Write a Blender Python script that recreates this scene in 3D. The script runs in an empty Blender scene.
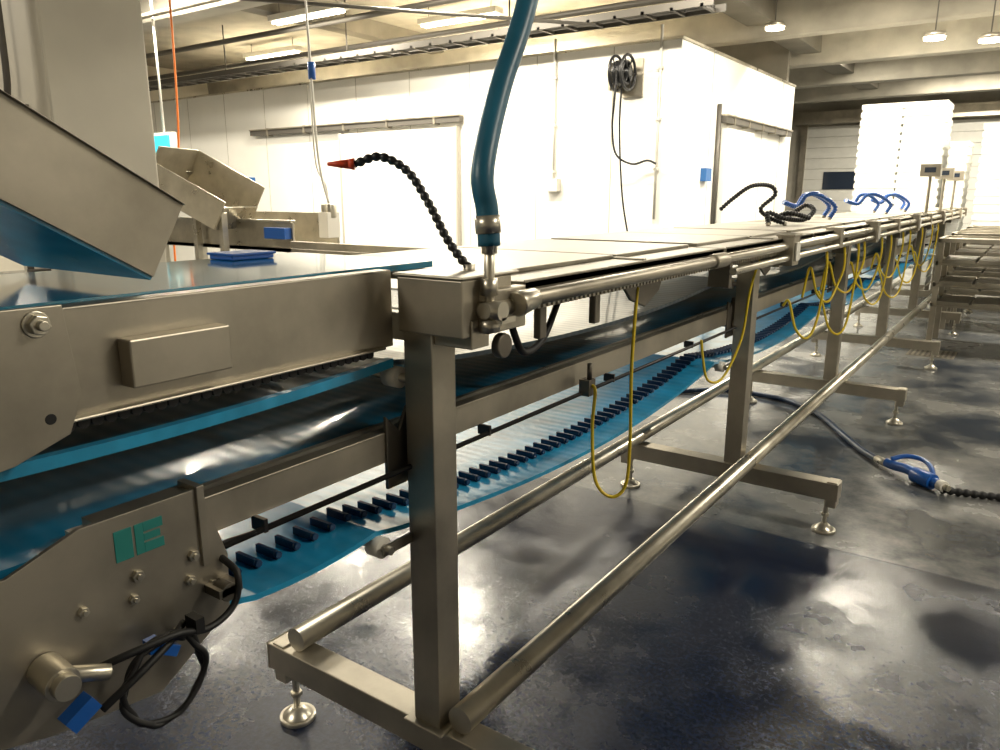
import bpy, math, random
from mathutils import Vector, Matrix
random.seed(7)
S = bpy.context.scene
C = bpy.context.collection
S.view_settings.view_transform = 'Standard'

# ------------------------------------------------------------------ materials
MATS = {}
def newmat(name):
    m = bpy.data.materials.new(name); m.use_nodes = True
    nt = m.node_tree
    b = nt.nodes.get('Principled BSDF')
    MATS[name] = m
    return m, nt, b
def simple(name, col, rough=0.5, metal=0.0, emis=None, es=0.0, noise=0.0, nscale=8, bump=0.0, bscale=60, coat=0.0):
    m, nt, b = newmat(name)
    b.inputs['Base Color'].default_value = (*col, 1)
    b.inputs['Roughness'].default_value = rough
    b.inputs['Metallic'].default_value = metal
    if coat: b.inputs['Coat Weight'].default_value = coat; b.inputs['Coat Roughness'].default_value = 0.08
    if emis:
        b.inputs['Emission Color'].default_value = (*emis, 1)
        b.inputs['Emission Strength'].default_value = es
    tc = nt.nodes.new('ShaderNodeTexCoord')
    if noise > 0:
        n = nt.nodes.new('ShaderNodeTexNoise'); n.inputs['Scale'].default_value = nscale; n.inputs['Detail'].default_value = 6
        nt.links.new(tc.outputs['Object'], n.inputs['Vector'])
        r = nt.nodes.new('ShaderNodeValToRGB')
        r.color_ramp.elements[0].position = 0.3; r.color_ramp.elements[1].position = 0.7
        r.color_ramp.elements[0].color = (*[c*(1-noise) for c in col], 1)
        r.color_ramp.elements[1].color = (*[min(1, c*(1+noise*0.5)) for c in col], 1)
        nt.links.new(n.outputs['Fac'], r.inputs['Fac'])
        nt.links.new(r.outputs['Color'], b.inputs['Base Color'])
        mr = nt.nodes.new('ShaderNodeMapRange')
        mr.inputs['To Min'].default_value = max(0.03, rough-0.12); mr.inputs['To Max'].default_value = min(1, rough+0.15)
        nt.links.new(n.outputs['Fac'], mr.inputs['Value']); nt.links.new(mr.outputs['Result'], b.inputs['Roughness'])
    if bump > 0:
        n2 = nt.nodes.new('ShaderNodeTexNoise'); n2.inputs['Scale'].default_value = bscale
        nt.links.new(tc.outputs['Object'], n2.inputs['Vector'])
        bp = nt.nodes.new('ShaderNodeBump'); bp.inputs['Strength'].default_value = bump; bp.inputs['Distance'].default_value = 0.01
        nt.links.new(n2.outputs['Fac'], bp.inputs['Height']); nt.links.new(bp.outputs['Normal'], b.inputs['Normal'])
    return m

def steel(name, col, rough):
    m, nt, b = newmat(name)
    b.inputs['Metallic'].default_value = 0.85
    tc = nt.nodes.new('ShaderNodeTexCoord')
    n = nt.nodes.new('ShaderNodeTexNoise'); n.inputs['Scale'].default_value = 4; n.inputs['Detail'].default_value = 9; n.inputs['Roughness'].default_value = 0.6
    nt.links.new(tc.outputs['Object'], n.inputs['Vector'])
    r = nt.nodes.new('ShaderNodeValToRGB')
    r.color_ramp.elements[0].position = 0.35; r.color_ramp.elements[1].position = 0.65
    r.color_ramp.elements[0].color = (*[c*0.76 for c in col], 1); r.color_ramp.elements[1].color = (*[min(1, c*1.1) for c in col], 1)
    nt.links.new(n.outputs['Fac'], r.inputs['Fac'])
    nt.links.new(r.outputs['Color'], b.inputs['Base Color'])
    mr = nt.nodes.new('ShaderNodeMapRange'); mr.inputs['From Min'].default_value = 0.3; mr.inputs['From Max'].default_value = 0.7; mr.inputs['To Min'].default_value = rough-0.07; mr.inputs['To Max'].default_value = rough+0.09
    nt.links.new(n.outputs['Fac'], mr.inputs['Value']); nt.links.new(mr.outputs['Result'], b.inputs['Roughness'])
    return m
steel('steel', (0.46, 0.42, 0.345), 0.39)
steel('steel_bright', (0.60, 0.56, 0.47), 0.31)
steel('steel_dark', (0.20, 0.18, 0.15), 0.45)
steel('steel_panel', (0.34, 0.315, 0.26), 0.42)

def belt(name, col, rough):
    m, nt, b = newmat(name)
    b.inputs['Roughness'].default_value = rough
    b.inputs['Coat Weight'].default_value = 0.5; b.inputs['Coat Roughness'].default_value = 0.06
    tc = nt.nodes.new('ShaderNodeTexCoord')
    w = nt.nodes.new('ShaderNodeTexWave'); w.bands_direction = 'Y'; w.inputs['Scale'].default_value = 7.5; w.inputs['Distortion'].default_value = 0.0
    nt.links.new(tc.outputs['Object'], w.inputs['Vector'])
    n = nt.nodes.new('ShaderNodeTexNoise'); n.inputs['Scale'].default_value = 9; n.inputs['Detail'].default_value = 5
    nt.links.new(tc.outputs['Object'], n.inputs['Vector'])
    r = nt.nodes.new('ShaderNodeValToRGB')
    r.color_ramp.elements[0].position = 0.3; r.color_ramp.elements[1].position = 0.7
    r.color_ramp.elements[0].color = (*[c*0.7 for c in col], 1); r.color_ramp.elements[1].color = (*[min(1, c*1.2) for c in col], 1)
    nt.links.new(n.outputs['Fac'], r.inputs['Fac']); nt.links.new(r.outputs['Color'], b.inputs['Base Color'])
    bp = nt.nodes.new('ShaderNodeBump'); bp.inputs['Strength'].default_value = 0.15; bp.inputs['Distance'].default_value = 0.004
    nt.links.new(w.outputs['Fac'], bp.inputs['Height']); nt.links.new(bp.outputs['Normal'], b.inputs['Normal'])
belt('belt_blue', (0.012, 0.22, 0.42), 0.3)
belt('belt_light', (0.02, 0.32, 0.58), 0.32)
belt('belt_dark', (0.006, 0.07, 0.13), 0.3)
simple('belt_wet', (0.02, 0.22, 0.36), 0.12, coat=1.0)
simple('blue_plastic', (0.01, 0.10, 0.42), 0.3, coat=0.3)
simple('navy_plastic', (0.006, 0.035, 0.10), 0.35)
simple('hose_blue', (0.012, 0.12, 0.20), 0.4, noise=0.2)
simple('hose_navy', (0.006, 0.025, 0.07), 0.35, noise=0.2)
simple('black_plastic', (0.012, 0.012, 0.013), 0.38)
simple('rubber', (0.008, 0.008, 0.009), 0.55)
simple('orange_plastic', (0.75, 0.07, 0.015), 0.35)
simple('yellow_rubber', (0.75, 0.55, 0.02), 0.4)
simple('white_plastic', (0.78, 0.75, 0.68), 0.4)
simple('foam_white', (0.90, 0.90, 0.86), 0.7, noise=0.04)
simple('teal_paint', (0.02, 0.22, 0.20), 0.5)
simple('white_panel', (0.85, 0.83, 0.77), 0.42, noise=0.05, nscale=1.5)
simple('seam', (0.42, 0.39, 0.33), 0.6)
simple('column_paint', (0.68, 0.63, 0.52), 0.6, noise=0.08, nscale=2)
simple('concrete', (0.44, 0.41, 0.34), 0.85, noise=0.3, nscale=1.8, bump=0.2, bscale=30)
simple('concrete_dark', (0.24, 0.22, 0.18), 0.85, noise=0.3, nscale=1.5)
simple('pipe_grey', (0.12, 0.11, 0.095), 0.5, metal=0.3)
simple('door_panel', (0.66, 0.65, 0.60), 0.5, noise=0.05)
simple('dark_glass', (0.02, 0.03, 0.05), 0.1)
simple('blue_sign', (0.02, 0.12, 0.35), 0.4)
simple('exit_glow', (0.05, 0.5, 0.6), 0.4, emis=(0.02, 0.50, 0.70), es=1.1)
simple('lamp_glow', (1, 0.95, 0.8), 0.4, emis=(1.0, 0.90, 0.70), es=9.0)
simple('cable_orange', (0.8, 0.2, 0.02), 0.5)
simple('cable_white', (0.6, 0.58, 0.52), 0.5)

# wet floor
def floor_mat():
    m, nt, b = newmat('wet_floor')
    N = nt.nodes.new; L = nt.links.new
    tc = N('ShaderNodeTexCoord')
    sep = N('ShaderNodeSeparateXYZ'); L(tc.outputs['Object'], sep.inputs[0])
    nb = N('ShaderNodeTexNoise'); nb.inputs['Scale'].default_value = 1.5; nb.inputs['Detail'].default_value = 8; nb.inputs['Roughness'].default_value = 0.6
    L(tc.outputs['Object'], nb.inputs['Vector'])
    nf = N('ShaderNodeTexNoise'); nf.inputs['Scale'].default_value = 60; nf.inputs['Detail'].default_value = 8; nf.inputs['Roughness'].default_value = 0.75
    L(tc.outputs['Object'], nf.inputs['Vector'])
    mr = N('ShaderNodeMapRange'); mr.inputs['From Min'].default_value = 3.30; mr.inputs['From Max'].default_value = 3.32
    L(sep.outputs['Y'], mr.inputs['Value'])
    navy = N('ShaderNodeValToRGB')
    navy.color_ramp.elements[0].position = 0.35; navy.color_ramp.elements[0].color = (0.004, 0.008, 0.022, 1)
    navy.color_ramp.elements[1].position = 0.72; navy.color_ramp.elements[1].color = (0.024, 0.036, 0.074, 1)
    L(nf.outputs['Fac'], navy.inputs['Fac'])
    grey = N('ShaderNodeValToRGB')
    grey.color_ramp.elements[0].position = 0.38; grey.color_ramp.elements[0].color = (0.035, 0.048, 0.07, 1)
    grey.color_ramp.elements[1].position = 0.60; grey.color_ramp.elements[1].color = (0.23, 0.23, 0.22, 1)
    L(nb.outputs['Fac'], grey.inputs['Fac'])
    mix = N('ShaderNodeMix'); mix.data_type = 'RGBA'
    L(mr.outputs['Result'], mix.inputs['Factor']); L(navy.outputs['Color'], mix.inputs['A']); L(grey.outputs['Color'], mix.inputs['B'])
    mm = N('ShaderNodeMix'); mm.data_type = 'RGBA'; mm.blend_type = 'MULTIPLY'; mm.inputs['Factor'].default_value = 0.45
    L(mix.outputs['Result'], mm.inputs['A']); L(nf.outputs['Fac'], mm.inputs['B'])
    L(mm.outputs['Result'], b.inputs['Base Color'])
    wet = N('ShaderNodeMapRange'); wet.inputs['From Min'].default_value = 0.42; wet.inputs['From Max'].default_value = 0.60
    L(nb.outputs['Fac'], wet.inputs['Value'])     # 0 wet, 1 damp
    rr = N('ShaderNodeMapRange'); rr.inputs['To Min'].default_value = 0.11; rr.inputs['To Max'].default_value = 0.29
    L(wet.outputs['Result'], rr.inputs['Value']); L(rr.outputs['Result'], b.inputs['Roughness'])
    st = N('ShaderNodeMapRange'); st.inputs['To Min'].default_value = 0.12; st.inputs['To Max'].default_value = 0.42
    L(wet.outputs['Result'], st.inputs['Value'])
    bp = N('ShaderNodeBump'); bp.inputs['Distance'].default_value = 0.003
    L(st.outputs['Result'], bp.inputs['Strength'])
    L(nf.outputs['Fac'], bp.inputs['Height']); L(bp.outputs['Normal'], b.inputs['Normal'])
    b.inputs['Specular IOR Level'].default_value = 0.42
floor_mat()

# ------------------------------------------------------------------ mesh builder
def catmull(pts, n=8):
    P = [Vector(p) for p in pts]
    if len(P) < 3: return P
    P = [P[0]*2-P[1]] + P + [P[-1]*2-P[-2]]
    out = []
    for i in range(1, len(P)-2):
        a, b, c, d = P[i-1:i+3]
        for k in range(n):
            t = k/n
            out.append(0.5*((2*b)+(c-a)*t+(2*a-5*b+4*c-d)*t*t+(3*b-a-3*c+d)*t**3))
    out.append(P[-2])
    return out

class MB:
    def __init__(s): s.v = []; s.f = []; s.mi = []; s.sm = []; s.mats = []; s.m('steel')
    def m(s, name):
        if name not in s.mats: s.mats.append(name)
        s.cur = s.mats.index(name); return s
    def add(s, vs, fs, smooth=False):
        o = len(s.v); s.v += [tuple(v) for v in vs]
        for i, f in enumerate(fs):
            s.f.append([o+k for k in f]); s.mi.append(s.cur)
            s.sm.append(smooth if isinstance(smooth, bool) else smooth[i])
    def box(s, x0, x1, y0, y1, z0, z1):
        vs = [(x, y, z) for x in (x0, x1) for y in (y0, y1) for z in (z0, z1)]
        s.add(vs, [(0,1,3,2),(4,6,7,5),(0,4,5,1),(2,3,7,6),(0,2,6,4),(1,5,7,3)]); return s
    def obox(s, c, size, rot=None):
        M = rot if rot is not None else Matrix.Identity(3)
        c = Vector(c); h = Vector(size)/2
        vs = [c+M@Vector((h.x*a, h.y*b, h.z*d)) for a in (-1,1) for b in (-1,1) for d in (-1,1)]
        s.add(vs, [(0,1,3,2),(4,6,7,5),(0,4,5,1),(2,3,7,6),(0,2,6,4),(1,5,7,3)]); return s
    def cyl(s, p0, p1, r, n=20, r2=None):
        p0 = Vector(p0); p1 = Vector(p1); r2 = r if r2 is None else r2
        d = (p1-p0).normalized(); a = d.orthogonal().normalized(); b = d.cross(a)
        vs = []
        for p, rr in ((p0, r), (p1, r2)):
            for i in range(n):
                t = 2*math.pi*i/n; vs.append(p+(a*math.cos(t)+b*math.sin(t))*rr)
        fs = [(i, (i+1)%n, n+(i+1)%n, n+i) for i in range(n)]
        fs += [tuple(range(n-1, -1, -1)), tuple(range(n, 2*n))]
        s.add(vs, fs, [True]*n+[False, False]); return s
    def prism_x(s, poly, x0, x1):   # poly of (y,z)
        n = len(poly)
        vs = [(x0, y, z) for y, z in poly]+[(x1, y, z) for y, z in poly]
        s.add(vs, [tuple(range(n)), tuple(range(2*n-1, n-1, -1))]+[(i, n+i, n+(i+1)%n, (i+1)%n) for i in range(n)]); return s
    def tube(s, pts, r, n=10, samp=8, smooth=True, ribs=None):
        P = catmull(pts, samp) if smooth else [Vector(p) for p in pts]
        if ribs:   # resample uniformly
            L = [0]
            for i in range(1, len(P)): L.append(L[-1]+(P[i]-P[i-1]).length)
            cnt = max(4, int(L[-1]/ribs)); Q = []; j = 0
            for k in range(cnt+1):
                t = L[-1]*k/cnt
                while j < len(P)-2 and L[j+1] < t: j += 1
                u = (t-L[j])/max(1e-9, L[j+1]-L[j]); Q.append(P[j].lerp(P[j+1], min(1, u)))
            P = Q
        a = None; vs = []
        for i, p in enumerate(P):
            d = (P[min(i+1, len(P)-1)]-P[max(i-1, 0)])
            if d.length < 1e-9: d = Vector((0,0,1))
            d.normalize()
            a = d.orthogonal().normalized() if a is None else (a-d*a.dot(d)).normalized()
            b = d.cross(a)
            rr = r
            if ribs: rr = r*(1.0, 1.12, 1.0, 0.68)[i % 4]
            for k in range(n):
                t = 2*math.pi*k/n; vs.append(p+(a*math.cos(t)+b*math.sin(t))*rr)
        fs = []; m = len(P)
        for i in range(m-1):
            for k in range(n): fs.append((i*n+k, i*n+(k+1)%n, (i+1)*n+(k+1)%n, (i+1)*n+k))
        sm = [True]*len(fs)+[False, False]
        fs += [tuple(range(n-1, -1, -1)), tuple(range((m-1)*n, m*n))]
        s.add(vs, fs, sm); return s
    def sheet(s, prof, x0, x1, th):   # prof of (y,z) swept in x
        n = len(prof); vs = []
        for (y, z) in prof: vs += [(x0, y, z), (x1, y, z), (x0, y, z-th), (x1, y, z-th)]
        fs = []
        for i in range(n-1):
            o = 4*i; q = o+4
            fs += [(o, o+1, q+1, q), (o+2, q+2, q+3, o+3), (o, q, q+2, o+2), (o+1, o+3, q+3, q+1)]
        fs += [(0, 2, 3, 1), (4*n-4, 4*n-3, 4*n-1, 4*n-2)]
        s.add(vs, fs, False); return s
    def build(s, name, parent=None, bevel=0.0):
        me = bpy.data.meshes.new(name); me.from_pydata(s.v, [], s.f)
        for mm in s.mats: me.materials.append(MATS[mm])
        me.polygons.foreach_set('material_index', s.mi); me.polygons.foreach_set('use_smooth', s.sm)
        me.update()
        import bmesh
        bm = bmesh.new(); bm.from_mesh(me); bmesh.ops.recalc_face_normals(bm, faces=bm.faces); bm.to_mesh(me); bm.free()
        o = bpy.data.objects.new(name, me); C.objects.link(o)
        if bevel:
            md = o.modifiers.new('bevel', 'BEVEL'); md.width = bevel; md.segments = 2; md.limit_method = 'ANGLE'; md.angle_limit = math.radians(50)
        if parent: o.parent = parent
        return o
def empty(name):
    e = bpy.data.objects.new(name, None); C.objects.link(e); e.empty_display_size = 0.1; return e

# ------------------------------------------------------------------ room shell
XL, XR, YB, YF, ZC = -17.0, 7.0, -5.0, 22.0, 4.35
MB().m('wet_floor').box(XL, XR, YB, YF, -0.1, 0).build('floor')
MB().m('concrete').box(XL, XR, YB, YF, ZC, ZC+0.2).build('ceiling')
MB().m('column_paint').box(XL-0.2, XL, YB, YF, 0, ZC).build('wall_left')
MB().m('white_panel').box(XR, XR+0.2, YB, YF, 0, ZC).build('wall_right')
MB().m('column_paint').box(XL, XR, YB-0.2, YB, 0, ZC).build('wall_rear')
MB().m('concrete').box(XL, XR, YF, YF+0.2, 0, ZC).build('wall_far')

# white cold-room enclosure
WY, WX, WE, WZ = 9.2, -3.8, 14.3, 3.32
w = MB().m('white_panel').box(XL, WX, WY, WY+0.12, 0, WZ)
w.m('seam')
x = WX-0.9
while x > XL:
    w.box(x-0.005, x+0.005, WY-0.004, WY, 0, WZ); x -= 1.15
w.m('white_panel').box(XL, WX, WY-0.03, WY, 0, 0.12)
w.m('steel_bright').box(XL, WX+0.02, WY-0.02, WY+0.14, WZ, WZ+0.03)
w.build('wall_back')
w = MB().m('white_panel').box(WX-0.12, WX, WY+0.12, WE, 0, WZ)
w.m('seam')
for y in (10.3, 12.6, 13.6): w.box(WX, WX+0.004, y-0.005, y+0.005, 0, WZ)
w.m('steel_bright').box(WX-0.14, WX+0.02, WY+0.14, WE, WZ, WZ+0.03)
w.build('wall_side')
MB().m('concrete_dark').box(XL, WX-0.12, WE-0.12, WE, 0, ZC).build('wall_partition')
MB().m('column_paint').box(XL, WX-0.12, WY+0.12, WE-0.12, WZ-0.12, WZ-0.02).build('ceiling_cold_room')

# sliding doors
def sliding_door(name, along, c0, c1, zt, pos):
    d = MB().m('white_panel')
    def bx(a0, a1, o0, o1, z0, z1):
        if along == 'x': d.box(a0, a1, pos-o1, pos-o0, z0, z1)
        else: d.box(pos+o0, pos+o1, a0, a1, z0, z1)
    mid = (c0+c1)/2
    if along == 'x': bx(mid-0.1, c1-0.1, 0.02, 0.10, 0.02, zt-0.05)
    else: bx(c0+0.1, c0+1.3, 0.02, 0.10, 0.02, zt-0.05)
    d.m('seam')
    if along == 'x':
        bx(mid-0.14, mid-0.1, 0.02, 0.11, 0.02, zt-0.03); bx(c1-0.1, c1-0.07, 0.02, 0.105, 0.02, zt-0.03)
    d.m('pipe_grey'); bx(c0, c1, 0.03, 0.12, zt+0.02, zt+0.10)
    d.m('steel'); bx(c0, c1, 0.02, 0.14, zt+0.10, zt+0.12)
    for k in range(5):
        a = c0+(c1-c0)*(k+0.5)/5; bx(a-0.02, a+0.02, 0.01, 0.13, zt, zt+0.13)
    return d.build(name)
sliding_door('door_1', 'x', -11.9, -7.1, 2.52, WY)
sliding_door('door_2', 'y', 10.6, 13.9, 2.45, WX)

# roller door on far wall
d = MB().m('door_panel')
for k in range(12): d.box(-5.4, -0.8, YF-0.07, YF-0.02, 0.02+k*0.27, 0.02+k*0.27+0.262)
d.m('dark_glass').box(-4.9, -3.9, YF-0.09, YF-0.06, 1.65, 2.1)
d.m('steel').box(-5.55, -5.4, YF-0.12, YF-0.01, 0, 3.5).box(-0.8, -0.65, YF-0.12, YF-0.01, 0, 3.5).box(-5.7, -0.5, YF-0.45, YF-0.01, 3.3, 3.6)
d.build('door_3')

# ceiling beams
for k, y in enumerate((4.0, 6.3, 12.0, 14.8, 17.6, 20.4)):
    MB().m('concrete').prism_x([(y-0.2, 4.35), (y-0.15, 3.72), (y+0.15, 3.72), (y+0.2, 4.35)], XL, XR).build('ceiling_beam', bevel=0.02)
MB().m('concrete_dark').box(-9.9, -9.6, YB, YF, 4.1, 4.35).build('ceiling_girder')
MB().m('concrete_dark').box(-3.9, -3.5, 9.4, YF, 3.9, 4.35).build('ceiling_girder')
MB().m('concrete').box(-5.9, -5.35, 19.3, 19.9, 0, ZC).build('concrete_column', bevel=0.02)
MB().m('column_paint').box(-5.55, -4.9, 2.33, 2.98, 0, ZC).build('painted_column', bevel=0.015)
p = MB().m('pipe_grey').tube([(-5.2, 2.25, ZC), (-5.2, 2.25, 2.4), (-5.25, 2.25, 1.9), (-5.25, 2.25, 0.4)], 0.02, 10)
for z in (1.0, 2.0, 3.0, 4.0): p.box(-5.24, -5.16, 2.22, 2.34, z, z+0.04)
p.build('wall_pipe')

# cable tray + pipes along the top of the wall
t = MB().m('pipe_grey')
t.box(XL, -3.2, 8.55, 8.58, 3.5, 3.58).box(XL, -3.2, 8.93, 8.96, 3.5, 3.58)
x = XL
while x < -3.3: t.box(x, x+0.04, 8.55, 8.96, 3.5, 3.53); x += 0.35
for yy, rr in ((8.62, 0.02), (8.7, 0.03), (8.8, 0.025), (8.87, 0.015)): t.cyl((XL, yy, 3.55), (-3.3, yy, 3.55), rr, 8)
for x in (-15, -12, -9, -6, -3.6): t.cyl((x, 8.75, 3.5), (x, 8.75, ZC), 0.012, 8)
t.build('cable_tray')
t = MB().m('pipe_grey').cyl((XL, 9.05, 3.75), (XR, 9.05, 3.75), 0.04, 12).cyl((XL, 8.3, 3.95), (-2, 8.3, 3.95), 0.04, 12)
t.m('steel').cyl((XL, 5.6, 3.6), (XR, 5.6, 3.6), 0.03, 12)
t.m('pipe_grey').cyl((-9.3, 3.0, 3.55), (-4.6, 8.5, 3.45), 0.02, 8)
t.build('ceiling_pipe')
t = MB().m('cable_white')
for x, z0 in ((-5.55, 1.7), (-4.05, 1.2)):
    t.cyl((x, WY-0.03, z0), (x, WY-0.03, 3.5), 0.018, 8)
    for z in (1.8, 2.4, 3.0): t.box(x-0.03, x+0.03, WY-0.055, WY, z, z+0.03)
t.box(-5.65, -5.45, WY-0.1, WY, 1.55, 1.72)
t.build('wall_conduit')
t = MB().m('pipe_grey').cyl((-3.77, 10.55, 0.9), (-3.77, 10.55, 2.7), 0.03, 8)
t.m('blue_sign').box(-3.8, -3.72, 10.05, 10.25, 1.68, 1.85)
t.build('wall_switch')

# hose reel (axis parallel to the wall)
r = MB().m('black_plastic')
cx, cy, cz = -4.42, WY-0.32, 2.95
for xx in (cx-0.08, cx+0.08):
    r.tube([(xx, cy+0.2*math.cos(a), cz+0.2*math.sin(a)) for a in [i*2*math.pi/24 for i in range(25)]], 0.018, 8, 1, smooth=False)
    for a in range(6): r.cyl((xx, cy, cz), (xx, cy+0.2*math.cos(a*math.pi/3), cz+0.2*math.sin(a*math.pi/3)), 0.01, 6)
r.cyl((cx-0.11, cy, cz), (cx+0.11, cy, cz), 0.05, 16)
for k in range(5):
    r.tube([(cx-0.06+k*0.03, cy+0.13*math.cos(a), cz+0.13*math.sin(a)) for a in [i*2*math.pi/20 for i in range(21)]], 0.018, 6, 1, smooth=False)
r.m('steel').box(cx-0.14, cx-0.11, cy-0.1, WY-0.01, cz-0.2, cz+0.12).box(cx-0.14, cx+0.14, WY-0.04, WY-0.005, cz-0.25, cz+0.2)
r.m('rubber').tube([(cx, cy-0.14, cz), (cx-0.03, cy-0.13, 2.6), (cx-0.12, WY-0.3, 2.3), (cx-0.08, WY-0.25, 2.0), (cx+0.12, WY-0.2, 1.88), (cx+0.3, WY-0.15, 1.92), (cx+0.4, WY-0.1, 1.88)], 0.014, 8)
r.tube([(cx+0.05, cy-0.1, cz-0.1), (cx-0.02, WY-0.3, 2.3), (cx-0.0, WY-0.2, 1.5), (cx+0.1, WY-0.15, 0.9)], 0.012, 8)
r.build('hose_reel')

# ------------------------------------------------------------------ luminaires
def lamp_linear(x, y, z, w, L=1.5, col=(1.0, 0.92, 0.76)):
    e = empty('ceiling_luminaire')
    h = MB().m('white_plastic')
    h.box(x-L/2, x+L/2, y-0.1, y+0.1, z, z+0.08)
    h.m('pipe_grey')
    for s in (-0.4, 0.4):
        h.cyl((x+s*L, y, z+0.08), (x+s*L, y, ZC), 0.006, 6)
    h.m('lamp_glow')
    for dy in (-0.045, 0.045): h.cyl((x-L*0.47, y+dy, z-0.022), (x+L*0.47, y+dy, z-0.022), 0.019, 10)
    h.build('housing', e)
    l = bpy.data.lights.new('tube_light', 'AREA'); l.shape = 'RECTANGLE'
    l.size = L*0.95; l.size_y = 0.16
    l.energy = w; l.color = col
    o = bpy.data.objects.new('tube_light', l); C.objects.link(o); o.location = (x, y, z-0.05); o.parent = e
W = 235
for (x, y, z, w) in [(-9.0, 8.0, 4.0, W*.9), (-12.4, 10.1, 4.1, W*.7), (-6.2, 7.3, 4.1, W*1.1), (-8.8, 5.3, 4.1, W*1.2), (-12.5, 5.3, 4.1, W),
                     (-7.65, 9.8, 4.1, W*.8), (-7.3, 11.2, 4.1, W*.6), (-3.2, 7.3, 4.1, W*.95), (-1.6, 9.8, 4.1, W*.95), (1.5, 9.5, 4.1, W*.9),
                     (-1.7, 12.5, 4.1, W*1.0), (2.0, 13.5, 4.1, W), (-3.0, 15.8, 4.1, W*1.1), (-1.5, 19.0, 4.1, W*1.4), (-6, 17.5, 4.0, W*.8),
                     (-8.5, 1.2, 4.1, W*.9), (2.5, 3.2, 4.1, W*.75), (-3.0, -2.5, 4.1, W*.65)]:
    lamp_linear(x, y, z, w)
for (x, y, z) in ((-3.25, 11.0, 3.68), (-1.38, 11.3, 3.40), (-0.79, 11.35, 3.32)):
    h = MB().m('steel').cyl((x, y, z), (x, y, z+0.06), 0.14, 24, 0.11).m('pipe_grey').cyl((x, y, z+0.06), (x, y, ZC), 0.008, 8)
    h.m('lamp_glow').cyl((x, y, z-0.03), (x, y, z), 0.12, 24)
    h.build('pendant_lamp')

# ------------------------------------------------------------------ conveyor line
line = empty('processing_conveyor_line')
ST = [1.24, 3.48, 5.52, 7.55, 9.6, 11.65]
YEND = 12.4
PX = -1.06            # post centre
for i, y in enumerate(ST):
    s = MB().m('steel')
    s.box(PX-0.04, PX+0.04, y-0.04, y+0.04, 0.245, 1.22)             # post
    s.box(-1.66, -0.58, y-0.04, y+0.04, 0.165, 0.245)                 # foot beam
    s.box(-1.665, -1.66, y-0.042, y+0.042, 0.163, 0.247)
    s.box(PX-0.06, PX+0.06, y-0.06, y+0.06, 0.245, 0.251)             # weld plate
    s.box(-1.66, -0.92, y-0.03, y+0.03, 1.19, 1.25)
    for fx in (-1.60, -0.63):
        s.m('steel').box(fx-0.045 if fx < -1 else fx, fx if fx < -1 else fx+0.045, y-0.035, y+0.035, 0.13, 0.25)
        s.m('steel_bright').cyl((fx, y, 0.03), (fx, y, 0.2), 0.010, 12)
        s.cyl((fx, y, 0.0), (fx, y, 0.014), 0.052, 24).cyl((fx, y, 0.014), (fx, y, 0.04), 0.045, 24, 0.016)
        s.cyl((fx, y, 0.075), (fx, y, 0.09), 0.018, 6)
    s.m('steel_dark').prism_x([(y-0.09, 0.86), (y+0.05, 0.86), (y+0.05, 1.04), (y-0.02, 1.04), (y-0.05, 0.99), (y-0.09, 1.03)], PX-0.062, PX-0.052)
    s.m('steel').box(-1.66, PX, y-0.02, y+0.02, 0.9, 0.935)
    s.build('station_frame_%d' % (i+1), line, bevel=0.003)
t = MB().m('steel_bright')
for x in (-0.975, -1.56):
    t.cyl((x, ST[0]-0.02, 0.281), (x, YEND, 0.281), 0.034, 28)
t.build('floor_tubes', line)

X1 = -1.12; XB = -1.66
t = MB().m('steel')
t.box(X1-0.006, X1, 0.1, 1.19, 1.18, 1.345).box(X1-0.04, X1, 0.1, 1.19, 1.338, 1.345).box(X1-0.004, X1+0.018, 0.1, 1.15, 1.18, 1.186)
t.box(XB, XB+0.006, -0.6, 1.3, 1.18, 1.345)
t.box(X1, X1+0.035, 0.585, 0.76, 1.215, 1.29)       # cover box
t.build('upper_side_beam', line, bevel=0.003)
t = MB().m('steel')
t.prism_x([(0.1, 1.36), (0.486, 1.357), (0.497, 1.23), (0.475, 1.178), (0.40, 1.152), (0.1, 1.12)], X1+0.05, X1+0.06)
t.box(X1, X1+0.05, 0.46, 0.485, 1.2, 1.34)
t.m('steel_bright').cyl((X1+0.06, 0.45, 1.335), (X1+0.075, 0.45, 1.335), 0.014, 6).cyl((X1+0.06, 0.45, 1.335), (X1+0.085, 0.45, 1.335), 0.007, 12)
t.cyl((X1+0.06, 0.45, 1.335), (X1+0.063, 0.45, 1.335), 0.018, 20)
t.m('rubber').cyl((X1+0.058, 0.452, 1.205), (X1+0.0605, 0.452, 1.205), 0.008, 16)
t.build('bearing_plate', line, bevel=0.002)
t = MB().m('rubber')
yy = 0.48
while yy < 1.12:
    t.cyl((X1-0.03, yy, 1.174), (X1+0.004, yy, 1.174), 0.0095, 10); yy += 0.0205
t.box(X1-0.03, X1-0.008, 0.45, 1.15, 1.174, 1.182)
t.build('upper_chain_strip', line)
t = MB().m('belt_wet').box(XB+0.01, X1-0.045, -0.6, 1.38, 1.335, 1.349)
t.build('upper_belt', line)
def sag(y0, y1, z, d, n=14):
    return [(y0+(y1-y0)*k/n, z-4*d*(k/n)*(1-k/n)) for k in range(n+1)]
def cat(*segs):
    out = list(segs[0])
    for s_ in segs[1:]: out += s_[1:]
    return out
prof = cat(sag(0.1, 1.2, 1.145, 0.02), sag(1.2, 3.4, 1.135, 0.05), sag(3.4, 5.5, 1.135, 0.05), sag(5.5, 7.5, 1.135, 0.05), sag(7.5, 9.6, 1.135, 0.05), sag(9.6, 12.3, 1.135, 0.05))
MB().m('belt_dark').sheet(prof, XB+0.02, X1-0.02, 0.012).build('upper_return_belt', line)
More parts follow.
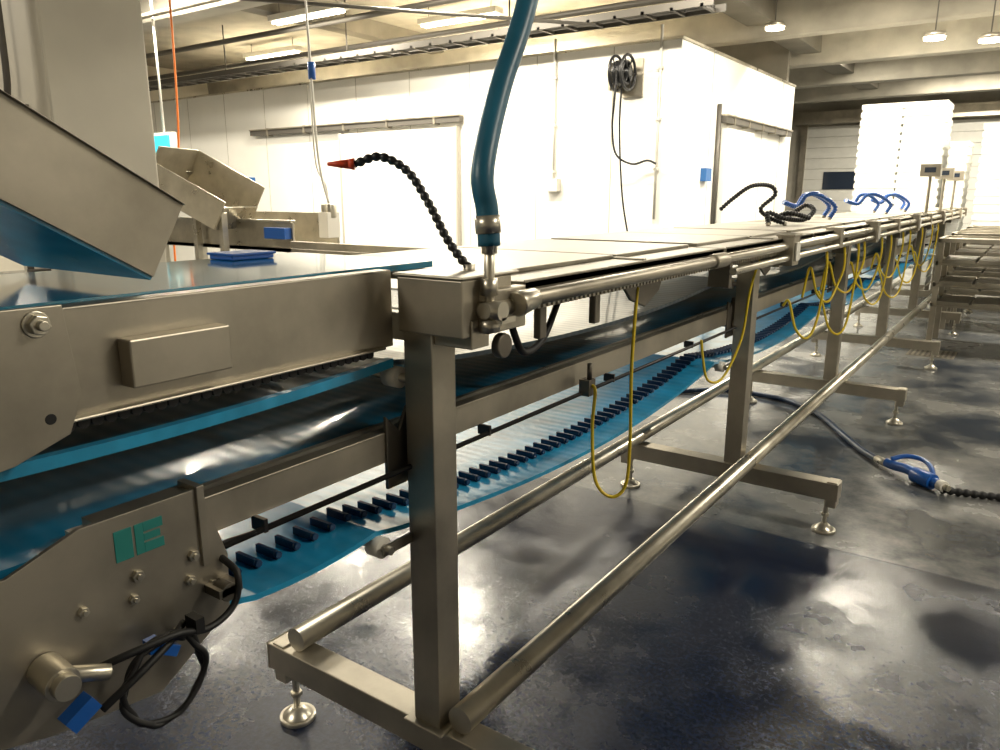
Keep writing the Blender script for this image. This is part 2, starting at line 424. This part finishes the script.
MB().m('belt_light').sheet([(y, z+0.004) for y, z in prof if y < 1.25], X1-0.03, X1-0.012, 0.02).build('upper_return_belt_edge', line)
t = MB().m('steel')
t.box(X1-0.006, X1+0.002, 0.62, YEND, 0.925, 0.99).box(X1-0.03, X1+0.002, 0.62, YEND, 0.985, 0.992)
t.box(X1-0.03, X1+0.002, 0.62, YEND, 0.922, 0.928)
t.box(XB, XB+0.006, -0.3, YEND, 0.925, 1.10)
t.build('middle_side_beam', line, bevel=0.002)
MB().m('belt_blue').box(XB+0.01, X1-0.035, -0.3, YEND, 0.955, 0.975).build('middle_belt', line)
t = MB().m('steel_bright')
t.box(X1-0.06, X1-0.045, 0.5, YEND, 0.975, 0.992)
t.build('middle_wear_strip', line)
t = MB().m('black_plastic').cyl((X1+0.03, 0.66, 0.905), (X1+0.03, YEND, 0.905), 0.006, 10)
yy = 0.8
while yy < YEND:
    t.box(X1-0.002, X1+0.036, yy-0.004, yy+0.004, 0.899, 0.925); yy += 0.7
t.build('air_pipe', line)
prof2 = cat([(0.35, 0.86), (0.45, 0.835), (0.55, 0.81), (0.65, 0.79), (0.75, 0.775)], sag(0.75, 1.12, 0.768, 0.012, 8), sag(1.12, 3.3, 0.765, 0.085, 30), sag(3.3, 5.4, 0.765, 0.07), sag(5.4, 7.4, 0.765, 0.07), sag(7.4, 9.5, 0.765, 0.07), sag(9.5, 12.3, 0.765, 0.07))
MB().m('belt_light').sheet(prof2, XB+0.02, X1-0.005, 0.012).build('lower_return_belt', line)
def zprof(p, y):
    for a, b in zip(p, p[1:]):
        if a[0] <= y <= b[0]: return a[1]+(b[1]-a[1])*(y-a[0])/(b[0]-a[0]+1e-9)
    return p[-1][1]
t = MB().m('navy_plastic')
yy = 0.62
while yy < 11.5:
    z = zprof(prof2, yy)
    t.obox((-1.25, yy, z+0.009), (0.065, 0.009, 0.018)); t.cyl((-1.221, yy, z+0.011), (-1.211, yy, z+0.011), 0.008, 8)
    yy += 0.05
t.build('belt_cleats', line)
t = MB()
for i, y in enumerate(ST):
    t.m('white_plastic').cyl((X1-0.02, y-0.12, 0.732), (X1+0.015, y-0.12, 0.732), 0.024, 24).cyl((XB+0.02, y-0.12, 0.732), (XB+0.08, y-0.12, 0.732), 0.024, 24)
    t.cyl((X1-0.04, y-0.03, 1.105), (X1+0.0, y-0.03, 1.105), 0.024, 24)
    t.m('steel_bright').cyl((XB, y-0.12, 0.732), (PX-0.02, y-0.12, 0.732), 0.010, 12).cyl((XB, y-0.03, 1.105), (PX, y-0.03, 1.105), 0.010, 12)
    t.m('steel').box(PX-0.035, PX-0.03, y-0.135, y+0.02, 0.72, 0.745)
t.build('support_rollers', line)

# inspection table top (steel lids)
TX0, TX1, TZ = -1.66, -0.91, 1.315
t = MB().m('steel_panel')
y = 1.39
k = 0
while y < YEND:
    L = 1.32 if k == 0 else 1.3
    t.m('steel_panel').box(TX0, TX1, y, y+L-0.03, TZ-0.018, TZ)
    t.box(TX1-0.004, TX1, y, y+L-0.03, TZ-0.045, TZ+0.004)
    t.box(TX0, TX1-0.12, y+0.02, y+L*0.5, TZ, TZ+0.012).box(TX0, TX1-0.12, y+L*0.5+0.02, y+L-0.06, TZ, TZ+0.012)
    t.m('steel_dark').box(TX0+0.02, TX1-0.02, y+L-0.03, y+L, TZ-0.03, TZ-0.012)
    t.m('steel').box(TX0+0.3, TX1-0.02, y+L*0.5, y+L*0.5+0.02, TZ, TZ+0.006)
    y += L; k += 1
t.build('table_lids', line, bevel=0.002)
t = MB().m('steel')
yy = 1.36
while yy < 6.2:
    t.box(TX1-0.012, TX1-0.002, yy, yy+0.012, 1.248, 1.262); yy += 0.022
t.box(TX1-0.02, TX1-0.004, 1.38, YEND, 1.26, 1.30)
t.m('steel').cyl((-0.885, 1.38, 1.282), (-0.885, 2.62, 1.282), 0.018, 24)
t.cyl((-0.885, 2.5, 1.282), (-0.885, 2.62, 1.282), 0.025, 24)
t.m('steel_bright').cyl((-0.895, 2.62, 1.282), (-0.895, YEND, 1.282), 0.017, 20).cyl((-0.885, 2.72, 1.232), (-0.885, YEND, 1.232), 0.014, 20)
t.build('side_rails', line, bevel=0.001)
t = MB()
for i, y in enumerate(ST):
    if i == 0: continue
    t.m('steel').box(-0.93, -0.86, y-0.05, y+0.05, 1.2, 1.335).box(-0.935, -0.855, y-0.06, y+0.06, 1.325, 1.335)
    t.m('white_plastic').box(-0.858, -0.85, y-0.03, y+0.03, 1.22, 1.30)
    t.m('steel_dark').prism_x([(y-0.35, 1.27), (y-0.05, 1.27), (y-0.05, 1.18), (y-0.12, 1.16), (y-0.2, 1.2), (y-0.3, 1.21)], -0.96, -0.95)
    t.box(-0.98, -0.90, y-0.75, y-0.72, 1.17, 1.26)
    t.m('steel').box(-0.95, -0.87, y+0.95, y+1.02, 1.22, 1.33)
t.build('station_heads', line, bevel=0.002)
t = MB().m('steel')
t.box(-1.10, -0.925, 1.185, 1.36, 1.215, 1.334)
t.m('steel_panel').box(-1.11, -0.92, 1.18, 1.385, 1.334, 1.341)
t.m('steel').box(-0.93, -0.90, 1.24, 1.38, 1.22, 1.31)
t.m('steel_bright').cyl((-0.885, 1.32, 1.275), (-0.885, 1.39, 1.282), 0.028, 20, 0.022)
t.m('steel_dark').cyl((-0.94, 1.33, 1.18), (-0.92, 1.33, 1.18), 0.028, 20)
t.box(-0.945, -0.925, 1.48, 1.51, 1.17, 1.26).box(-0.945, -0.925, 1.75, 1.78, 1.17, 1.26)
t.prism_x([(1.95, 1.26), (2.25, 1.26), (2.22, 1.21), (2.12, 1.17), (2.02, 1.2)], -0.96, -0.95)
t.m('rubber').tube([(-1.0, 1.45, 1.25), (-0.98, 1.46, 1.17), (-0.98, 1.5, 1.13), (-0.99, 1.6, 1.15), (-1.0, 1.7, 1.25)], 0.009, 8)
t.build('junction_box', line, bevel=0.004)
t = MB().m('steel_bright')
vx, vy = -0.905, 1.25
t.cyl((vx, vy, 1.24), (vx, vy, 1.43), 0.011, 16)
t.cyl((vx, vy, 1.385), (vx, vy, 1.44), 0.016, 6).cyl((vx, vy, 1.30), (vx, vy, 1.335), 0.018, 6)
t.cyl((vx, vy-0.02, 1.27), (vx, vy+0.09, 1.27), 0.017, 16).cyl((vx-0.03, vy, 1.27), (vx+0.035, vy, 1.27), 0.02, 16)
t.cyl((vx, vy, 1.225), (vx, vy, 1.25), 0.022, 20).obox((vx+0.02, vy+0.02, 1.25), (0.03, 0.05, 0.012))
for z in (1.40, 1.415, 1.43): t.cyl((vx, vy, z), (vx, vy, z+0.006), 0.019, 20)
t.build('water_inlet_fitting', line)

# drive unit
DX = X1+0.045
t = MB().m('steel')
t.prism_x([(0.20, 1.02), (0.37, 1.0), (0.47, 1.035), (0.665, 1.035), (0.705, 0.90), (0.70, 0.80), (0.565, 0.715), (0.40, 0.74), (0.20, 0.80)], DX, DX+0.008)
t.box(DX-0.04, DX+0.014, 0.655, 0.668, 0.90, 1.04)
t.box(X1, DX, 0.5, 0.66, 1.0, 1.03)
t.m('steel_bright')
for (yy, z, r_) in ((0.545, 0.93, 0.010), (0.64, 0.925, 0.010), (0.63, 0.885, 0.009), (0.535, 0.895, 0.008), (0.46, 0.91, 0.008), (0.60, 0.80, 0.009), (0.67, 0.86, 0.009), (0.48, 0.80, 0.01)):
    t.cyl((DX+0.008, yy, z), (DX+0.016, yy, z), r_, 6).cyl((DX+0.008, yy, z), (DX+0.020, yy, z), r_*0.5, 10)
t.cyl((DX+0.008, 0.40, 0.85), (DX+0.06, 0.40, 0.845), 0.024, 24).cyl((DX+0.06, 0.40, 0.845), (DX+0.075, 0.40, 0.845), 0.018, 24)
t.cyl((DX+0.03, 0.42, 0.838), (DX+0.045, 0.47, 0.82), 0.012, 16)
t.m('steel').cyl((XB, 0.40, 0.90), (DX-0.001, 0.40, 0.90), 0.05, 24)
t.m('steel_dark').box(DX+0.008, DX+0.05, 0.655, 0.70, 0.85, 0.865).cyl((DX+0.02, 0.675, 0.855), (DX+0.05, 0.675, 0.855), 0.016, 12)
t.m('teal_paint')
lx0, lx1 = DX+0.008, DX+0.0092
oy, oz = -0.015, 0.012
for (a, b, c, d_) in ((0.532, 0.560, 0.950, 1.0), (0.564, 0.578, 0.950, 1.0), (0.578, 0.61, 0.984, 1.0), (0.578, 0.605, 0.969, 0.981), (0.578, 0.61, 0.950, 0.966)):
    t.box(lx0, lx1, a+oy, b+oy, c+oz, d_+oz)
t.m('blue_plastic').obox((DX+0.05, 0.42, 0.785), (0.025, 0.045, 0.025), Matrix.Rotation(0.5, 3, 'X')).obox((DX+0.04, 0.56, 0.81), (0.025, 0.035, 0.018), Matrix.Rotation(-0.6, 3, 'X'))
t.obox((DX+0.04, 0.54, 0.825), (0.02, 0.02, 0.02))
t.build('drive_unit', line, bevel=0.002)
t = MB().m('rubber')
t.tube([(DX+0.03, 0.46, 0.825), (DX+0.05, 0.50, 0.835), (DX+0.06, 0.57, 0.835), (DX+0.055, 0.63, 0.815), (DX+0.05, 0.68, 0.83), (DX+0.045, 0.695, 0.88), (X1+0.03, 0.70, 0.905), (X1+0.03, 0.78, 0.905)], 0.006, 10)
lp = []
for k in range(34):
    a = k*2*math.pi/16+0.9
    lp.append((DX+0.05+0.004*math.sin(k), 0.545+0.066*math.cos(a)+0.004*(k % 3), 0.762+0.070*math.sin(a)+0.003*(k//16)))
t.tube(lp, 0.005, 8, 4)
t.tube([(DX+0.03, 0.60, 0.83), (DX+0.05, 0.56, 0.82), (DX+0.06, 0.50, 0.80), (DX+0.05, 0.45, 0.77)], 0.006, 8)
t.box(DX+0.035, DX+0.065, 0.60, 0.615, 0.82, 0.845)
t.build('drive_cables', line)

t = MB()
for y in (8.9, 10.2, 11.5):
    t.m('steel').cyl((-0.97, y, 1.3), (-0.97, y, 1.75), 0.015, 12).box(-1.06, -0.88, y-0.07, y+0.07, 1.68, 1.80)
    t.m('dark_glass').box(-1.02, -0.92, y-0.073, y-0.069, 1.72, 1.77)
t.build('control_boxes', line, bevel=0.004)

# ------------------------------------------------------------------ feed chute
def trough():
    t = MB().m('steel')
    up = Vector((0, -0.859, 0.512))
    A = Vector((0, 0.676, 1.372)); B = Vector((0, 0.74, 1.484))
    L = 1.1
    A2 = A+up*L; B2 = B+up*L
    xs = (-1.16, -1.60)
    for x in xs:
        t.prism_x([(A.y, A.z), (B.y, B.z), (B2.y, B2.z), (A2.y, A2.z)], x-0.004, x+0.004)
        t.prism_x([(B.y, B.z), (B.y-0.008, B.z+0.006), (B2.y-0.008, B2.z+0.006), (B2.y, B2.z)], x-0.02, x+0.012)
    n = Vector((0, 0.512, 0.859))*0.006
    t.m('belt_blue')
    t.add([(xs[1], *A[1:]), (xs[0], *A[1:]), (xs[0], *A2[1:]), (xs[1], *A2[1:]),
           (xs[1], A.y-n.y, A.z-n.z), (xs[0], A.y-n.y, A.z-n.z), (xs[0], A2.y-n.y, A2.z-n.z), (xs[1], A2.y-n.y, A2.z-n.z)],
          [(0,1,2,3), (7,6,5,4), (0,4,5,1), (1,5,6,2), (2,6,7,3), (3,7,4,0)])
    return t.build('feed_chute', bevel=0.0015)
trough()

# ------------------------------------------------------------------ hoses
h = MB().m('hose_blue').tube([(-0.905, 1.25, 1.40), (-0.91, 1.25, 1.47), (-0.92, 1.25, 1.55), (-0.945, 1.344, 1.71), (-0.955, 1.46, 1.90), (-1.0, 1.68, 2.3), (-1.05, 1.9, 2.9), (-1.05, 2.0, 3.6), (-1.05, 2.0, ZC)], 0.023, 20)
h.m('steel_bright').cyl((-0.907, 1.25, 1.425), (-0.91, 1.25, 1.46), 0.026, 20)
h.build('water_supply_hose')

def locline(name_mat, pts, tip=None, r=0.0095):
    h = MB().m(name_mat).tube(pts, r, 12, 8, ribs=0.0045)
    if tip:
        h.m('orange_plastic')
        p = Vector(pts[-1]); q = Vector(tip); d = (q-p).normalized()
        h.cyl(p, p+d*0.012, 0.013, 14, 0.011).cyl(p+d*0.012, q, 0.011, 14, 0.004)
    h.m('steel').cyl(Vector(pts[0])-Vector((0, 0, 0.02)), Vector(pts[0])+Vector((0, 0, 0.008)), 0.013, 6)
    return h.build('articulated_spray_hose')
locline('black_plastic', [(-1.01, 1.32, 1.345), (-1.035, 1.31, 1.375), (-1.062, 1.302, 1.415), (-1.098, 1.295, 1.479), (-1.147, 1.282, 1.55), (-1.2, 1.253, 1.5815), (-1.243, 1.217, 1.566)], (-1.292, 1.183, 1.566))
locline('black_plastic', [(-1.28, 4.5, 1.34), (-1.30, 4.55, 1.40), (-1.22, 4.6, 1.37), (-1.15, 4.75, 1.36), (-1.12, 4.85, 1.41), (-1.18, 4.9, 1.44), (-1.25, 4.8, 1.38), (-1.3, 4.7, 1.36), (-1.2, 4.6, 1.40), (-1.1, 4.7, 1.37)], r=0.014)
locline('black_plastic', [(-1.22, 4.62, 1.34), (-1.28, 4.6, 1.36), (-1.33, 4.5, 1.42), (-1.27, 4.55, 1.5), (-1.29, 4.52, 1.55), (-1.36, 4.4, 1.55), (-1.43, 4.3, 1.48), (-1.48, 4.25, 1.42)], r=0.012)
for (x, y) in ((-1.25, 5.9), (-1.4, 6.4), (-1.2, 8.0), (-1.4, 8.6), (-1.2, 9.2), (-1.35, 10.0)):
    s = random.uniform(0.8, 1.2)
    locline('blue_plastic', [(x, y, 1.34), (x+0.02, y+0.05, 1.42), (x-0.08*s, y-0.02, 1.5), (x-0.15*s, y-0.12, 1.5), (x-0.22*s, y-0.1, 1.42), (x-0.3*s, y-0.2, 1.45)], r=0.016)

def yellow(pts, r=0.0055):
    return MB().m('yellow_rubber').tube(pts, r, 8, 10).build('yellow_air_hose')
yellow([(-0.95, 2.06, 1.235), (-0.95, 2.05, 1.15), (-0.945, 2.03, 0.98), (-0.945, 2.04, 0.75), (-0.95, 2.03, 0.62), (-0.985, 2.0, 0.585), (-1.03, 1.98, 0.64), (-1.05, 1.99, 0.80), (-1.05, 2.0, 0.92), (-1.08, 2.0, 0.925)])
yellow([(-0.95, 3.25, 1.235), (-0.97, 3.22, 1.1), (-0.985, 3.2, 0.9), (-1.02, 3.1, 0.745), (-1.05, 3.0, 0.75), (-1.07, 2.98, 0.85), (-1.08, 2.98, 0.92)])
for (y, zb, dy) in ((4.3, 0.75, 0.15), (4.75, 0.9, 0.2), (5.15, 0.65, 0.2), (5.35, 0.9, 0.35), (6.0, 0.85, 0.3), (6.4, 0.7, 0.3), (7.0, 0.85, 0.3), (7.4, 0.65, 0.4), (8.2, 0.7, 0.35), (9.0, 0.8, 0.3), (9.5, 0.7, 0.4)):
    yellow([(-0.91, y, 1.235), (-0.9, y, 1.1), (-0.92, y-dy*0.1, zb+0.1), (-0.95, y-dy*0.45, zb), (-1.0, y-dy*0.8, zb+0.05), (-1.04, y-dy, zb+0.2), (-1.07, y-dy, 0.925)], 0.007)
t = MB().m('steel_dark').box(-1.095, -1.06, 1.98, 2.02, 0.90, 0.95).cyl((-1.07, 2.0, 0.95), (-1.07, 2.0, 1.0), 0.008, 8)
t.build('hose_bracket', line)

h = MB().m('hose_navy').tube([(-3.2, 4.6, 0.02), (-2.6, 5.1, 0.02), (-2.2, 5.35, 0.02), (-1.87, 5.66, 0.02), (-1.41, 5.66, 0.02), (-1.1, 5.4, 0.02), (-0.875, 5.04, 0.02), (-0.7, 4.75, 0.02), (-0.56, 4.56, 0.03)], 0.019, 12)
h.m('steel_bright').cyl((-0.59, 4.60, 0.028), (-0.52, 4.52, 0.035), 0.022, 14)
h.m('rubber').tube([(-0.24, 4.29, 0.025), (-0.1, 4.33, 0.02), (0.1, 4.36, 0.02), (0.5, 4.3, 0.02), (1.2, 4.2, 0.02), (2.2, 4.6, 0.02), (2.6, 6.0, 0.02)], 0.020, 12, 12, ribs=0.009)
h.build('floor_wash_hose')
g = MB().m('blue_plastic')
a = Vector((-0.53, 4.53, 0.04)); b = Vector((-0.25, 4.30, 0.045)); dv = (b-a).normalized(); sd = Vector((-dv.y, dv.x, 0))
g.tube([a, a+dv*0.06, a+dv*0.16+Vector((0,0,0.01)), a+dv*0.25, b], 0.026, 14)
g.tube([a+dv*0.20, b-dv*0.04], 0.042, 16, smooth=False)
g.tube([a+dv*0.03+Vector((0,0,0.03)), a+dv*0.06+sd*0.07+Vector((0,0,0.05)), a+dv*0.13+sd*0.11+Vector((0,0,0.05)), a+dv*0.22+sd*0.08+Vector((0,0,0.04)), b-dv*0.05+sd*0.02], 0.013, 12)
g.m('white_plastic').cyl(b, b+dv*0.035, 0.03, 16)
g.m('steel_bright').cyl(b+dv*0.03, b+dv*0.06, 0.018, 6)
g.build('spray_gun', bevel=0.002)

t = MB().m('steel')
t.box(-0.9, -0.5, 8.1, 8.5, 0.0, 0.006)
for k in range(9): t.m('steel_dark').box(-0.88+k*0.043, -0.86+k*0.043, 8.12, 8.48, 0.006, 0.009)
t.build('floor_drain')

# ------------------------------------------------------------------ stacks of white fish boxes
def stack(x0, x1, y0, y1, z0, z1):
    t = MB().m('steel').box(x0, x1, y0, y1, z0, z0+0.03)
    for px in (x0+0.05, x1-0.05):
        for py in (y0+0.05, y1-0.05): t.box(px-0.03, px+0.03, py-0.03, py+0.03, 0, z0)
    t.m('foam_white')
    z = z0+0.03; hh = 0.115
    nx = max(1, round((x1-x0)/0.55)); wx = (x1-x0)/nx
    while z < z1:
        for i in range(nx):
            j = random.uniform(-0.006, 0.006)
            t.box(x0+i*wx+0.012+j, x0+(i+1)*wx-0.012+j, y0+0.012, y1-0.012, z, z+hh-0.02)
            t.box(x0+i*wx+j, x0+(i+1)*wx-0.001+j, y0, y1, z+hh-0.07, z+hh-0.001)
        z += hh
    return t.build('foam_box_stack')
stack(-2.45, -1.3, 13.0, 13.8, 0.15, 2.75)
stack(-1.22, -0.98, 13.0, 13.8, 0.15, 2.2)
stack(-0.83, 0.7, 13.0, 13.8, 0.15, 2.45)

def rack(x0, x1, y0, y1):
    t = MB().m('steel')
    for px in (x0+0.03, x1-0.03):
        for py in (y0+0.03, y1-0.03):
            t.box(px-0.025, px+0.025, py-0.025, py+0.025, 0, 1.05)
    for z in (0.42, 0.62, 0.83, 1.05):
        t.m('steel').box(x0, x1, y0, y0+0.03, z, z+0.04).box(x0, x1, y1-0.03, y1, z, z+0.04).box(x0, x0+0.03, y0, y1, z, z+0.04).box(x1-0.03, x1, y0, y1, z, z+0.04)
        t.m('steel_bright').box(x0+0.02, x1-0.02, y0+0.02, y1-0.02, z+0.01, z+0.02)
        if z < 1:
            for k in range(4):
                xx = x0+0.06+k*(x1-x0-0.1)/4
                t.m('steel_panel').box(xx, xx+(x1-x0)/4-0.05, y0-0.02, y1-0.05, z+0.02, z+0.06)
    return t.build('tray_rack', bevel=0.003)
rack(-0.8, 0.5, 8.6, 9.3)
rack(-0.8, 0.5, 9.9, 10.5)
rack(-0.8, 0.5, 10.8, 11.4)
rack(-0.8, 0.5, 12.0, 12.6)

# ------------------------------------------------------------------ machinery behind, left
e = empty('grading_machine')
t = MB().m('steel_bright')
t.box(-7.6, -5.4, 4.5, 5.05, 1.0, 1.04).box(-7.6, -5.4, 4.5, 4.52, 1.0, 1.28).box(-7.6, -5.4, 5.03, 5.05, 1.0, 1.34)
t.box(-7.6, -5.4, 4.48, 4.54, 1.26, 1.285)
for x in (-7.5, -5.5):
    for y in (4.55, 5.0): t.box(x-0.03, x+0.03, y-0.03, y+0.03, 0, 1.0)
t.box(-7.5, -5.5, 4.53, 4.57, 0.3, 0.35)
t.build('trough', e, bevel=0.004)
t = MB().m('steel_bright')
R = Matrix.Rotation(math.radians(25), 3, 'Z') @ Matrix.Rotation(math.radians(28), 3, 'Y')
hc = Vector((-6.4, 4.35, 1.56)); q = 1.25
for off, sz in (((0, 0, -0.16), (0.6, 0.5, 0.012)), ((0, 0.25, 0), (0.6, 0.012, 0.34)), ((-0.3, 0, 0), (0.012, 0.5, 0.34)), ((0.3, 0, -0.08), (0.012, 0.5, 0.18)), ((0, -0.25, -0.06), (0.6, 0.012, 0.22))):
    t.obox(hc+R@(Vector(off)*q), Vector(sz)*q, R)
t.box(-6.75, -6.69, 4.4, 4.46, 0.0, 1.55).box(-6.05, -5.99, 4.2, 4.26, 0.0, 1.35)
Rc = Matrix.Rotation(math.radians(-38), 3, 'Y')
cc = Vector((-7.15, 4.3, 1.45))
for off, sz in (((0, 0, 0), (0.9, 0.5, 0.012)), ((0, 0.25, 0.1), (0.9, 0.012, 0.2)), ((0, -0.25, 0.1), (0.9, 0.012, 0.2))):
    t.obox(cc+Rc@Vector(off), sz, Rc)
t.build('hopper', e, bevel=0.003)
t = MB().m('blue_plastic').box(-5.70, -5.42, 4.42, 4.5, 1.12, 1.22)
t.m('white_plastic').box(-5.4, -5.28, 4.8, 4.95, 1.12, 1.35)
t.m('steel_bright').cyl((-5.34, 4.88, 1.3), (-5.34, 4.88, 1.42), 0.07, 16)
t.build('sensor_head', e, bevel=0.004)
t = MB().m('steel')
t.box(-5.2, -2.9, 4.3, 4.9, 1.02, 1.06).box(-5.2, -2.9, 4.3, 4.32, 1.06, 1.12)
for x in (-5.15, -2.95):
    for y in (4.35, 4.85): t.box(x-0.025, x+0.025, y-0.025, y+0.025, 0, 1.02)
t.build('side_table', bevel=0.004)
t = MB().m('blue_plastic').box(-1.63, -1.54, 1.10, 1.22, 1.3495, 1.363).box(-1.635, -1.535, 1.095, 1.225, 1.360, 1.366)
t.build('blue_tray', bevel=0.003)

MB().m('cable_white').tube([(-5.95, 5.25, ZC), (-5.86, 5.2, 3.26), (-5.62, 5.02, 2.09), (-5.5, 4.95, 1.7), (-5.34, 4.88, 1.43)], 0.011, 8).tube([(-5.88, 5.2, ZC), (-5.8, 5.15, 2.8), (-5.68, 5.05, 1.85), (-5.45, 4.95, 1.6), (-5.34, 4.88, 1.43)], 0.009, 8).m('blue_plastic').cyl((-5.74, 5.12, 2.55), (-5.72, 5.1, 2.7), 0.035, 10).build('power_cable', e)
MB().m('cable_orange').tube([(-7.85, 5.1, ZC), (-7.87, 5.1, 3), (-7.92, 5.08, 2), (-8.05, 5.02, 1.4), (-8.1, 5.0, 0.02)], 0.012, 8).build('hanging_orange_cable')
MB().m('exit_glow').box(-9.30, -8.95, 5.6, 5.63, 2.02, 2.22).m('white_plastic').box(-9.35, -8.9, 5.63, 5.7, 1.98, 2.26).cyl((-9.1, 5.66, 2.26), (-9.1, 5.66, ZC), 0.015, 8).build('exit_sign')
MB().m('blue_sign').box(-12.2, -12.0, WY-0.1, WY-0.001, 1.7, 1.82).build('wall_box')

# ------------------------------------------------------------------ world, camera
wd = bpy.data.worlds.new('World'); S.world = wd; wd.use_nodes = True
wd.node_tree.nodes['Background'].inputs['Color'].default_value = (0.5, 0.48, 0.42, 1)
wd.node_tree.nodes['Background'].inputs['Strength'].default_value = 0.3

cam = bpy.data.cameras.new('camera'); co = bpy.data.objects.new('camera', cam); C.objects.link(co)
cam.sensor_width = 36; cam.lens = 27.18; cam.clip_start = 0.02
yaw = math.radians(35.1); pit = math.radians(13.4)
f = Vector((-math.sin(yaw)*math.cos(pit), math.cos(yaw)*math.cos(pit), -math.sin(pit)))
r = Vector((math.cos(yaw), math.sin(yaw), 0)); u = r.cross(f)
M = Matrix((r, u, -f)).transposed().to_4x4(); M.translation = Vector((0, 0, 1.5))
co.matrix_world = M
S.camera = co
